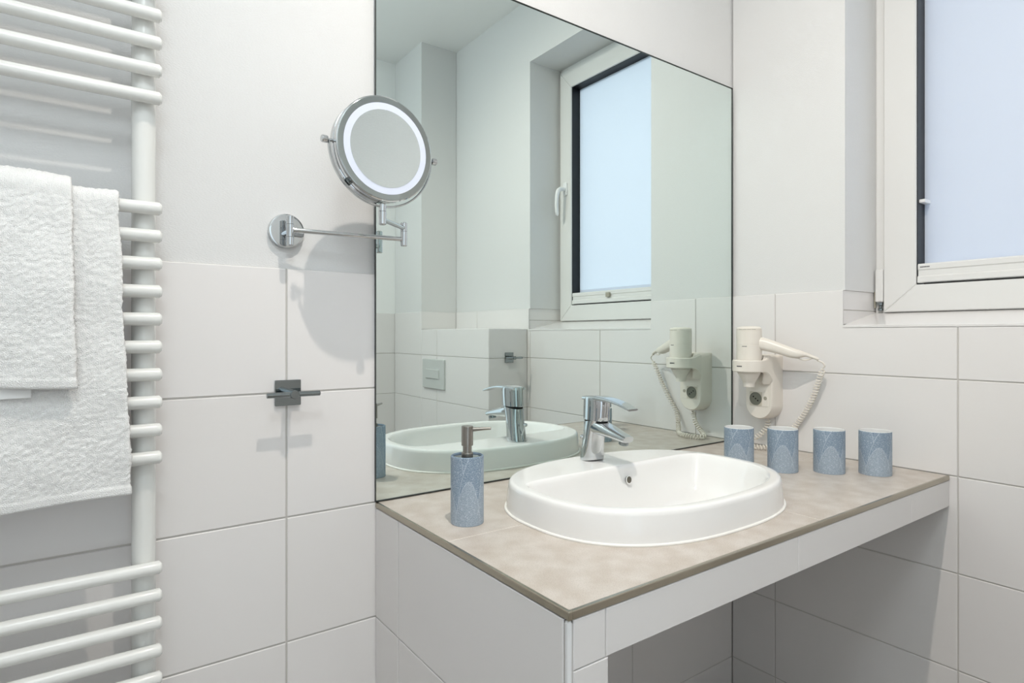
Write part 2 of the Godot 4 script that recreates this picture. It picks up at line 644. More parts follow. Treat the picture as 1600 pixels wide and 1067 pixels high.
	for i in rows.size() - 1:
		for xx in [[-0.735, -0.2325], [-1.235, -0.735], [-1.735, -1.235], [-2.235, -1.735], [X0, -2.235]]:
			tile(wi, Vector3(0, 0, Z1), BACKWARD, -xx[1], rows[i], -xx[0], rows[i + 1])
	var dr := struct("added_door_1")  # added behind the camera to carry the fill light
	part(dr, "added_door_frame", frame_boxes(-2.40, -1.50, 0.002, 2.10, 0.075, 2.232, 2.248), M.pvc)
	part(dr, "glass_pane", box(Vector3(-2.33, 0.17, 2.238), Vector3(-1.57, 2.03, 2.243)), M.added_door_glass)
	part(dr, "added_door_handle", rod(Vector3(-2.365, 1.05, 2.19), Vector3(-2.25, 1.05, 2.19), 0.009), M.chrome)
	part(dr, "handle_spindle", rod(Vector3(-2.365, 1.05, 2.19), Vector3(-2.365, 1.05, 2.235), 0.009), M.chrome)
	var wx := struct("wall_boxing")
	var bx := -0.2355
	part(wx, "tile_bed", box(Vector3(bx + 0.0024, 0, 1.18 + 0.0024), Vector3(-0.0005, 1.247 - 0.0024, 1.895)), M.grout)
	part(wx, "chase_bed", box(Vector3(bx + 0.0024, 0, 1.89 + 0.0024), Vector3(-0.0005, TTOP - 0.001, Z1 - 0.001)), M.grout)
	part(wx, "chase_plaster", box(Vector3(bx + 0.006, TTOP - 0.001, 1.896), Vector3(0.004, CEIL, Z1 + 0.004)), M.plaster)
	var r2 := [0.0, 0.1, 0.35, 0.60, 0.85, 1.10, 1.247]
	for i in r2.size() - 1:
		tile(wx, Vector3(0, 0, 1.18), BACKWARD, 0.001, r2[i], -bx, r2[i + 1])
		for zz in [[1.18, 1.70], [1.70, 1.89]]:
			tile(wx, Vector3(bx, 0, 0), LEFTWARD, zz[0], r2[i], zz[1], r2[i + 1])
	for i in rows.size() - 1:
		tile(wx, Vector3(bx, 0, 0), LEFTWARD, 1.89, rows[i], Z1 - 0.001, rows[i + 1])
	tile(wx, Vector3(0, 0, 1.89), BACKWARD, 0.001, 1.247, -bx, 1.35)
	tile(wx, Vector3(0, 1.247, 0), UPWARD, bx, -1.535, -0.001, -1.18)
	tile(wx, Vector3(0, 1.247, 0), UPWARD, bx, -1.89, -0.001, -1.535)
	# wall beyond the radiator, floor, ceiling
	var wl := struct("wall_left")
	part(wl, "tile_bed", box(Vector3(X0 - 0.2, 0, -0.2), Vector3(X0 - 0.0024, TTOP - 0.001, Z1 + 0.2)), M.grout)
	part(wl, "plaster", box(Vector3(X0 - 0.2, TTOP - 0.001, -0.2), Vector3(X0 - 0.006, CEIL + 0.1, Z1 + 0.2)), M.plaster)
	for i in rows.size() - 1:
		for zz in [[0.0, 0.5], [0.5, 1.0], [1.0, 1.5], [1.5, 2.0], [2.0, Z1]]:
			tile(wl, Vector3(X0, 0, 0), RIGHTWARD, -zz[1], rows[i], -zz[0], rows[i + 1])
	var fl := struct("floor")
	part(fl, "floor_bed", box(Vector3(X0 - 0.2, -0.15, -0.2), Vector3(0.5, -0.0025, Z1 + 0.2)), M.grout)
	for i in 10:
		for k in 8:
			tile(fl, Vector3(X0, 0, 0), UPWARD, i * 0.3, -(k + 1) * 0.3, minf((i + 1) * 0.3, 2.75), -k * 0.3, M.floor_tile)
	var ce := struct("ceiling")
	part(ce, "ceiling_slab", box(Vector3(X0 - 0.2, CEIL, -0.2), Vector3(0.5, CEIL + 0.2, Z1 + 0.2)), M.ceiling_paint)
	# the downlight that lights the basin (above the frame)
	var dl := thing("ceiling_downlight", "small round white downlight set in the ceiling above the basin", "ceiling light", Vector3(-1.41, CEIL, 0.865))
	part(dl, "trim_ring", lathe([[0.055, 0.0], [0.055, -0.004], [0.050, -0.008], [0.036, -0.008], [0.034, -0.004], [0.034, 0.0]], 40), M.white_plastic)
	var gl := thing("added_globe_pendant", "added white globe giving fill light from behind the viewer, out of view", "ceiling light", Vector3(-1.95, 2.55, 1.42))  # added pendant around the fill light
	var sph := []
	for i in 25:
		sph.append([sin(PI * i / 24) * 0.18, -cos(PI * i / 24) * 0.18])
	part(gl, "globe", lathe(sph, 48), M.opal)
	part(gl, "stem", rod(Vector3(0, 0.178, 0), Vector3(0, CEIL - 2.55, 0), 0.008), M.white_plastic)
	part(gl, "ceiling_rose", lathe([[0.0, CEIL - 2.58], [0.045, CEIL - 2.575], [0.05, CEIL - 2.565], [0.05, CEIL - 2.55]], 32), M.white_plastic)
	part(dl, "lens", lathe([[0.034, -0.002], [0.033, -0.004], [0.0, -0.0045]], 32), M.lamp_lens)

func frame_boxes(x0: float, x1: float, y0: float, y1: float, w: float, z0: float, z1: float) -> PackedVector3Array:
	var t := bbox(Vector3(x0, y0, z0), Vector3(x0 + w, y1, z1), 0.002)
	t.append_array(bbox(Vector3(x1 - w, y0, z0), Vector3(x1, y1, z1), 0.002))
	t.append_array(bbox(Vector3(x0 + w, y1 - w, z0), Vector3(x1 - w, y1, z1), 0.002))
	t.append_array(bbox(Vector3(x0 + w, y0, z0), Vector3(x1 - w, y0 + 0.17, z1), 0.002))
	return t

# ------------------------------------------------------------------ window
func window_unit() -> void:
	var w := struct("window_1")
	var z0 := 0.372
	var z1 := 1.169
	var y0 := 1.284
	var y1 := 2.60
	var fx := 0.205   # face of the fixed frame
	var sx := 0.190   # face of the sash
	# fixed frame: four members
	var fr := PackedVector3Array()
	fr.append_array(bbox(Vector3(fx, y0 - 0.05, z0 + 0.003), Vector3(0.30, y1, z0 + 0.06), 0.003))
	fr.append_array(bbox(Vector3(fx, y0 - 0.05, z1 - 0.06), Vector3(0.30, y1, z1 - 0.003), 0.003))
	fr.append_array(bbox(Vector3(fx, y1 - 0.06, z0 + 0.06), Vector3(0.30, y1, z1 - 0.06), 0.003))
	fr.append_array(bbox(Vector3(fx, y0 - 0.05, z0 + 0.06), Vector3(0.30, y0 + 0.03, z1 - 0.06), 0.003))
	part(w, "window_frame", fr, M.pvc)
	# sash: mitred members
	var a0 := 0.404
	var a1 := 1.150
	var b0 := 1.286
	var b1 := 2.575
	var g0 := 0.4927
	var g1 := 1.064
	var h0 := 1.366
	var h1 := 2.479
	var gap := 0.0004
	var members := [
		[Vector2(a0, b0), Vector2(a0, b1), Vector2(g0, h1), Vector2(g0, h0)],
		[Vector2(a1, b1), Vector2(a1, b0), Vector2(g1, h0), Vector2(g1, h1)],
		[Vector2(a0 + gap, b1), Vector2(a1 - gap, b1), Vector2(g1, h1), Vector2(g0, h1)],
		[Vector2(a1 - gap, b0), Vector2(a0 + gap, b0), Vector2(g0, h0), Vector2(g1, h0)]]
	for q in members:
		var o := part(w, "sash_member", prism(PackedVector2Array(q), -0.05, 0.0, 0.0025), M.pvc, 20.0)
		o.transform = Transform3D(LEFTWARD, Vector3(sx, 0, 0))
	# dark seal in the rebate
	var d := 0.0022
	var se := PackedVector3Array()
	se.append_array(box(Vector3(sx + 0.008, h0, g0 - 0.004), Vector3(0.262, h1, g0 + d)))
	se.append_array(box(Vector3(sx + 0.008, h0, g1 - d), Vector3(0.262, h1, g1 + 0.004)))
	se.append_array(box(Vector3(sx + 0.008, h1 - d, g0), Vector3(0.262, h1 + 0.004, g1)))
	part(w, "seal", se, M.gasket)
	# frosted pane
	part(w, "glass_pane", box(Vector3(0.250, h0 - 0.01, g0 - 0.004), Vector3(0.256, h1 + 0.004, g1 + 0.004)), M.frosted_glass)
	# folded pleated blind's rail along the foot of the pane
	var prof := PackedVector2Array([Vector2(0.196, 1.3705), Vector2(0.194, 1.373), Vector2(0.194, 1.388), Vector2(0.197, 1.391), Vector2(0.200, 1.393), Vector2(0.200, 1.408), Vector2(0.197, 1.411), Vector2(0.197, 1.424), Vector2(0.200, 1.428), Vector2(0.247, 1.431), Vector2(0.247, 1.3705)])
	part(w, "blind_rail", prism(prof, g0 + 0.003, g1 - 0.003), M.pvc, 20.0)
	part(w, "rail_gap", box(Vector3(sx + 0.002, h0 - 0.002, g0 + 0.020), Vector3(0.24, h0 + 0.0035, g1 - 0.020)), M.gap_shade)  # dark filler, the shade of the gap is in its colour
	part(w, "rail_clip", bbox(Vector3(0.186, 1.396, 0.790), Vector3(0.200, 1.418, 0.815), 0.002), M.grey_plastic)
	var marks := PackedVector3Array()
	for k in 6:
		marks.append_array(box(Vector3(0.1962, 1.4165, 0.502 + k * 0.0042), Vector3(0.1972, 1.4195, 0.505 + k * 0.0042)))
	part(w, "printed_mark", marks, M.print_ink)
	part(w, "blind_bracket", bbox(Vector3(0.208, 1.612, g0 + 0.002), Vector3(0.250, 1.622, g0 + 0.018), 0.001), M.white_plastic)  # drawn larger to take in the pale streak reflected in the pane
	# hinge at the foot of the near stile
	part(w, "hinge_cover", bbox(Vector3(0.188, 1.318, 0.380), Vector3(0.206, 1.420, 0.4025), 0.003), M.pvc)
	part(w, "hinge_pin", lathe([[0.005, 0.0], [0.0075, 0.002], [0.0075, 0.008], [0.004, 0.010], [0.004, 0.016], [0.008, 0.018], [0.008, 0.026]], 16, Vector3(0.196, 1.290, 0.393)), M.dark_chrome)
	part(w, "hinge_leaf", bbox(Vector3(0.196, 1.300, 0.3745), Vector3(0.204, 1.352, 0.3785), 0.001), M.grey_plastic)
	# handle on the far stile
	var ro := prism(rrect(1.088, 1.930, 1.116, 2.000, 0.013), 0.0, 0.010, 0.003)
	var hr := part(w, "handle_rosette", ro, M.white_plastic)
	hr.transform = Transform3D(LEFTWARD, Vector3(sx, 0, 0))
	var path := []
	var rad := []
	for q in [[0.192, 1.962, 0.010], [0.170, 1.962, 0.0105], [0.150, 1.960, 0.0115], [0.138, 1.950, 0.0115], [0.132, 1.930, 0.0105], [0.130, 1.900, 0.0095], [0.131, 1.870, 0.0095], [0.134, 1.845, 0.0095], [0.138, 1.830, 0.008], [0.140, 1.824, 0.004]]:
		path.append(Vector3(q[0], q[1], 1.102 + (1.962 - q[1]) * 0.06))
		rad.append(q[2])
	part(w, "handle_grip", tube(path, rad, 16), M.white_plastic)

# ------------------------------------------------------------------ counter
func counter() -> void:
	var c := struct("trim_2")
	c.name = "counter"
	c.remove_meta("kind")
	c.set_meta("label", "built-in washbasin counter with beige stoneware top and white tiled front and end panel")
	c.set_meta("category", "counter")
	var L := -1.310
	var F := 0.640
	# masonry core: end wall and front beam with deck
	var core := PackedVector3Array()
	core.append_array(box(Vector3(L + 0.0024, 0.001, 0.001), Vector3(-1.237, 0.832, F - 0.0024)))
	core.append_array(box(Vector3(-1.237, 0.772, 0.570), Vector3(-0.001, 0.832, F - 0.0024)))
	var hole := rim_poly(0.94, 72)
	part(c, "core", core, M.grout)
	# deck under the tiles (with the cut-out for the bowl)
	var deck := Geometry2D.clip_polygons(rect(-1.237, -0.572, -0.82, -0.002), hole)
	deck.append_array(Geometry2D.clip_polygons(rect(-0.82, -0.572, -0.002, -0.002), hole))
	var dk := PackedVector3Array()
	for q in deck:
		dk.append_array(prism(q, 0.805, 0.8405))
	var du := part(c, "deck", moved(dk, Transform3D(Basis(Vector3(1, 0, 0), Vector3(0, 0, -1), Vector3(0, 1, 0)), Vector3.ZERO)), M.grout)
	# stoneware tiles: joints at z = 0.31 and x = -0.645; local plane is (x, -z)
	var j := 0.0011
	for q in [rect(-1.3035, -0.31 + j, -0.645 - j, -0.001), rect(-0.645 + j, -0.31 + j, -0.0015, -0.001), rect(-1.3035, -0.6335, -0.645 - j, -0.31 - j), rect(-0.645 + j, -0.6335, -0.0015, -0.31 - j)]:
		for piece in Geometry2D.clip_polygons(q, hole):
			var t := part(c, "counter_tile", moved(prism(piece, 0.8408, 0.85, 0.0007), Transform3D(UPWARD, Vector3.ZERO)), M.stoneware, 20.0)
	for q in [rect(-1.3035, -0.3125, -0.001, -0.3075), rect(-0.6475, -0.6335, -0.6425, -0.3126), rect(-0.6475, -0.3074, -0.6425, -0.001)]:
		for piece in Geometry2D.clip_polygons(q, hole):
			part(c, "joint_strip", moved(prism(piece, 0.8408, 0.8492), Transform3D(UPWARD, Vector3.ZERO)), M.sealant)
	# metal edge profile along the end and the front
	var tr := PackedVector3Array()
	tr.append_array(bbox(Vector3(L - 0.0005, 0.8385, 0.0), Vector3(-1.3040, 0.8505, F + 0.0003), 0.0012))
	part(c, "edge_profile", tr, M.bronze_trim)
	part(c, "edge_profile", bbox(Vector3(-1.3040, 0.8385, F - 0.006), Vector3(-0.001, 0.8505, F + 0.0008), 0.0012), M.bronze_trim)
	part(c, "edge_corner", bbox(Vector3(L - 0.0012, 0.8380, F - 0.006), Vector3(-1.3030, 0.8510, F + 0.0012), 0.0014), M.bronze_trim)
	# end panel tiles (facing the radiator side)
	var rows := [0.001, 0.1, 0.35, 0.60, 0.838]
	for i in rows.size() - 1:
		for z in [[0.0005, 0.116], [0.116, 0.629]]:
			tile(c, Vector3(L, 0, 0), LEFTWARD, z[0], rows[i], z[1], rows[i + 1], M.wall_tile, 0.0012)
	part(c, "corner_strip", bbox(Vector3(L - 0.0002, 0.001, 0.630), Vector3(L + 0.008, 0.8375, F + 0.0002), 0.003), M.white_plastic)
	# front face: pillar and beam
	var rf := [0.001, 0.1, 0.35, 0.60, 0.838]
	for i in rf.size() - 1:
		tile(c, Vector3(0, 0, F), FRONT, -1.3015, rf[i], -1.2365, rf[i + 1] if i < 3 else 0.7695, M.wall_tile, 0.0006)
	var xs := [-1.3015, -1.2416, -0.739, -0.2365, -0.001]
	for i in xs.size() - 1:
		tile(c, Vector3(0, 0, F), FRONT, xs[i], 0.7695, xs[i + 1], 0.838, M.wall_tile, 0.0007)
	# inner face of the pillar and underside of the beam
	for i in rf.size() - 1:
		tile(c, Vector3(-1.2345, 0, 0), RIGHTWARD, -0.6385, rf[i], -0.001, minf(rf[i + 1], 0.805), M.wall_tile)

# outline of the basin in the plane (x, -z), scaled
func rim_point(ang: float, a: float, b: float, n: float) -> Vector2:
	var c := cos(ang)
	var s := sin(ang)
	return Vector2(signf(c) * pow(absf(c), 2.0 / n) * a, signf(s) * pow(absf(s), 2.0 / n) * b)

const BC := Vector2(-0.819, 0.338)   # centre of the basin (x, z)

func rim_poly(k: float, n: int) -> PackedVector2Array:
	var o := PackedVector2Array()
	for i in n:
		var p := rim_point(TAU * i / n, 0.312 * k, 0.243 * k, 2.5)
		o.append(Vector2(BC.x + p.x, -(BC.y + p.y)))
	if Geometry2D.is_polygon_clockwise(o):
		o.reverse()
	return o

# ------------------------------------------------------------------ mirror
func mirror_wall() -> void:
	var m := thing("wall_mirror", "large frameless mirror on the tiled wall above the basin counter", "mirror", Vector3(0, 0.852, 0.0))
	var x0 := -1.312
	var x1 := -0.0045
	var h := 1.217
	part(m, "glass", box(Vector3(x0 + 0.0016, 0.0016, 0.0006), Vector3(x1 - 0.0016, h - 0.0016, 0.0032)), M.silvered_glass)
	var e := PackedVector3Array()
	e.append_array(box(Vector3(x0, 0, 0.0008), Vector3(x0 + 0.0016, h, 0.0057)))
	e.append_array(box(Vector3(x1 - 0.0016, 0, 0.0008), Vector3(x1, h, 0.0057)))
	e.append_array(box(Vector3(x0 + 0.0016, h - 0.0016, 0.0008), Vector3(x1 - 0.0016, h, 0.0057)))
	e.append_array(box(Vector3(x0 + 0.0016, 0, 0.0008), Vector3(x1 - 0.0016, 0.0016, 0.0057)))
	part(m, "edge", e, M.mirror_edge)

# ------------------------------------------------------------------ basin
func basin() -> void:
	var b := thing("washbasin", "white oval ceramic washbasin set into the beige counter", "washbasin", Vector3(BC.x, CTOP, BC.y))
	var N := 128
	var cz := 0.075          # bowl centre relative to the basin centre (towards the room)
	# outer ring as seen from the bowl centre, so that rings correspond
	var outer := func(ang: float, a: float, bb: float, n: float) -> Vector2:
		var d := Vector2(cos(ang), sin(ang))
		var lo := 0.0
		var hi := 0.6
		for i in 26:
			var mid := (lo + hi) / 2
			var p := Vector2(0, cz) + d * mid
			if pow(absf(p.x) / a, n) + pow(absf(p.y) / bb, n) < 1.0:
				lo = mid
			else:
				hi = mid
		return Vector2(0, cz) + d * lo
	# bowl mouth: the rim drawn in, cut straight along the tap ledge, corners softened
	var mouth := func(ang: float, inset: float, ledge: float) -> Vector2:
		var d := Vector2(cos(ang), sin(ang))
		var lo := 0.0
		var hi := 0.6
		for i in 26:
			var mid := (lo + hi) / 2
			var p := Vector2(0, cz) + d * mid
			var g := pow(pow(absf(p.x) / (0.311 - inset), 2.5) + pow(absf(p.y) / (0.233 - inset), 2.5), 0.4)
			var l := (cz - p.y) / (cz - ledge)      # 1 on the ledge line
			var f := pow(pow(maxf(g, 0.0), 14.0) + pow(maxf(l, 0.0), 14.0), 1.0 / 14.0)
			if f < 1.0:
				lo = mid
			else:
				hi = mid
		return Vector2(0, cz) + d * lo
	var rings := []
	for s in [[0.309, 0.230, -0.004], [0.3165, 0.2375, 0.0], [0.3165, 0.2375, 0.012], [0.3148, 0.236, 0.030], [0.3125, 0.2340, 0.050], [0.3110, 0.2325, 0.0555], [0.3080, 0.2295, 0.0590], [0.3030, 0.2245, 0.0602]]:
		var r := PackedVector3Array()
		for i in N:
			var p: Vector2 = outer.call(TAU * i / N, s[0], s[1], 2.5)
			r.append(Vector3(p.x, s[2], p.y))
		rings.append(r)
	for s in [[0.020, -0.0975, 0.0602, 0.0], [0.023, -0.094, 0.0590, 0.0], [0.026, -0.0905, 0.0560, 0.0], [0.029, -0.088, 0.050, 0.0]]:
		var r := PackedVector3Array()
		for i in N:
			var p: Vector2 = mouth.call(TAU * i / N, s[0], s[1])
			r.append(Vector3(p.x, s[2], p.y))
		rings.append(r)
	# inner wall: falls to a shallow floor round the waste
	var top: PackedVector3Array = rings[rings.size() - 1]
	for s in [[0.985, 0.040], [0.955, 0.015], [0.915, -0.010], [0.86, -0.034], [0.78, -0.055], [0.66, -0.069], [0.50, -0.077], [0.32, -0.081], [0.14, -0.084], [0.075, -0.086]]:
		var r := PackedVector3Array()
		for i in N:
			var a := TAU * i / N
			var p: Vector2 = Vector2(top[i].x, top[i].z - cz) * s[0]
			var round_: Vector2 = Vector2(cos(a), sin(a)) * 0.22 * s[0]
			p = p.lerp(round_, (1.0 - s[0]) * 0.9)
			# the wall under the ledge stays steep
			r.append(Vector3(p.x, s[1], cz + p.y))
		rings.append(r)
	var bowl := part(b, "bowl", loft(rings, false, false), M.ceramic, 60.0)
	# waste
	part(b, "waste", lathe([[0.030, -0.0865], [0.030, -0.0840], [0.027, -0.0825], [0.018, -0.0830], [0.0, -0.0815]], 40, Vector3(0, 0, cz)), M.chrome)
	# overflow in the wall under the ledge
	var oc := Vector3(0.030, 0.026, -0.0795)
	var ov := part(bowl, "overflow_ring", lathe([[0.0065, -0.004], [0.0098, -0.001], [0.0104, 0.0003], [0.0094, 0.0010], [0.0078, 0.0006], [0.0070, -0.004]], 32), M.ceramic)
	ov.transform = Transform3D(Basis(Vector3.RIGHT, deg_to_rad(82)), oc)
	var oh := part(bowl, "overflow_hole", lathe([[0.0079, -0.006], [0.0079, 0.0006], [0.0, 0.0006]], 24), M.drain_shadow)  # solid plug, the shade of the hole is in its colour
	oh.transform = Transform3D(Basis(Vector3.RIGHT, deg_to_rad(82)), oc)
	# sealant bead
	var path := []
	for i in 97:
		var p := rim_point(TAU * i / 96, 0.3180, 0.2390, 2.5)
		path.append(Vector3(p.x, 0.0014, p.y))
	part(b, "sealant_bead", tube(path, 0.0030, 10, false), M.sealant, 80.0)

# ------------------------------------------------------------------ faucet
func sect(c: Vector3, u: Vector3, v: Vector3, w: float, h: float, n := 28, e := 3.2) -> PackedVector3Array:
	var o := PackedVector3Array()
	for i in n:
		var p := rim_point(TAU * i / n, w, h, e)
		o.append(c + u * p.x + v * p.y)
	return o

func faucet() -> void:
	var f := thing("basin_faucet", "chrome single-lever basin tap standing on the back ledge of the washbasin", "faucet", Vector3(-0.8145, 0.9105, 0.160))
	f.rotation_degrees.y = -4.0
	# column, leaning towards the bowl
	var rings := []
	for s in [[0.0, 0.0275, 0.0265, 0.0], [0.002, 0.0282, 0.0272, 0.0], [0.008, 0.0282, 0.0270, 0.0004], [0.03, 0.0272, 0.0258, 0.003], [0.06, 0.0260, 0.0255, 0.0075], [0.085, 0.0256, 0.0295, 0.0125], [0.098, 0.0256, 0.0330, 0.0155]]:
		rings.append(sect(Vector3(0, s[0], s[3]), Vector3.RIGHT, Vector3(0, -0.16, -1).normalized(), s[1], s[2], 40, 2.3))
	part(f, "column", loft(rings), M.chrome, 40.0)
	# spout
	rings = []
	for s in [[0.006, 0.084, 0.0245, 0.0190], [0.030, 0.083, 0.0238, 0.0180], [0.055, 0.0795, 0.0222, 0.0150], [0.085, 0.0745, 0.0200, 0.0115], [0.110, 0.0700, 0.0182, 0.0092], [0.126, 0.0670, 0.0170, 0.0082], [0.129, 0.0664, 0.0155, 0.0070]]:
		rings.append(sect(Vector3(0, s[1], s[0]), Vector3.RIGHT, Vector3(0, 1, 0.25).normalized(), s[2], s[3], 28, 2.8))
	part(f, "spout", loft(rings), M.chrome, 40.0)
	part(f, "aerator", lathe([[0.0115, 0.0], [0.0115, -0.006], [0.010, -0.0075], [0.0, -0.0075]], 28, Vector3(0, 0.0605, 0.114), Vector3(0, 1, 0.18).normalized()), M.dark_chrome)
	# cartridge cap with the lever
	rings = []
	for s in [[0.099, 0.0240, 0.0165, 0.0335], [0.1005, 0.0256, 0.0165, 0.0350], [0.110, 0.0258, 0.0170, 0.0355], [0.130, 0.0258, 0.0180, 0.0360], [0.146, 0.0256, 0.0185, 0.0360], [0.1540, 0.0250, 0.0170, 0.0335], [0.1560, 0.0232, 0.0160, 0.0310]]:
		rings.append(sect(Vector3(0, s[0], s[2]), Vector3.RIGHT, Vector3(0, 0, -1), s[1], s[3], 40, 2.4))
	part(f, "cap", loft(rings), M.chrome, 40.0)
	part(f, "cap_gap", loft([sect(Vector3(0, 0.096, 0.016), Vector3.RIGHT, Vector3(0, 0, -1), 0.0236, 0.0320, 36, 2.4), sect(Vector3(0, 0.101, 0.016), Vector3.RIGHT, Vector3(0, 0, -1), 0.0236, 0.0320, 36, 2.4)]), M.gap_shade)  # dark filler coloured as the shade between column and cap
	rings = []
	for s in [[-0.012, 0.1510, 0.0225, 0.0050], [0.010, 0.1525, 0.0245, 0.0058], [0.036, 0.1535, 0.0240, 0.0056], [0.060, 0.1530, 0.0215, 0.0046], [0.085, 0.1505, 0.0192, 0.0038], [0.110, 0.1460, 0.0176, 0.0032], [0.132, 0.1400, 0.0165, 0.0028], [0.144, 0.1362, 0.0150, 0.0022]]:
		rings.append(sect(Vector3(0, s[1], s[0]), Vector3.RIGHT, Vector3(0, 1, 0.12).normalized(), s[2], s[3], 28, 3.6))
	part(f, "lever", loft(rings), M.chrome, 40.0)
	# pop-up knob behind
	part(f, "popup_rod", rod(Vector3(0.0, 0.020, -0.022), Vector3(0.0, 0.046, -0.036), 0.0022), M.chrome)
	part(f, "popup_knob", lathe([[0.0, -0.006], [0.005, -0.004], [0.0066, 0.0], [0.005, 0.004], [0.0, 0.006]], 20, Vector3(0, 0.050, -0.038)), M.chrome)

# ------------------------------------------------------------------ radiator
func radiator() -> void:
	var r := thing("towel_radiator", "white tubular towel radiator on the wall with towels hung over its bars", "radiator", Vector3(-1.98, 0.35, 0.0))
	var hw := 0.234
	for s in [-1, 1]:
		part(r, "upright", rod(Vector3(s * hw, 0.0, 0.050), Vector3(s * hw, 1.62, 0.050), 0.0178, 28, 0.003), M.enamel)
	var bar: ArrayMesh = null
	for k in range(-3, 28):
		if (k >= 4 and k <= 6) or (k >= 17 and k <= 19):
			continue
		if bar == null:
			var path := []
			var rad := []
			var n := 24
			for i in n + 1:
				var t := -1.0 + 2.0 * i / n
				path.append(Vector3(t * (hw + 0.020), 0, 0.0785))
				rad.append(0.0108)
			# rounded ends
			path.insert(0, path[0] + Vector3(-0.004, 0, 0))
			rad.insert(0, 0.0070)
			path.append(path[path.size() - 1] + Vector3(0.004, 0, 0))
			rad.append(0.0070)
			bar = mesh(tube(path, rad, 24), 50.0)
		var o := part(r, "bar", bar, M.enamel)
		o.position.y = 1.7494 - 0.0461 * k - 0.35
	for yy in [0.16, 1.48]:
		for s in [-1, 1]:
			part(r, "wall_bracket", rod(Vector3(s * hw, yy, 0.0), Vector3(s * hw, yy, 0.046), 0.011, 20, 0.001), M.enamel)

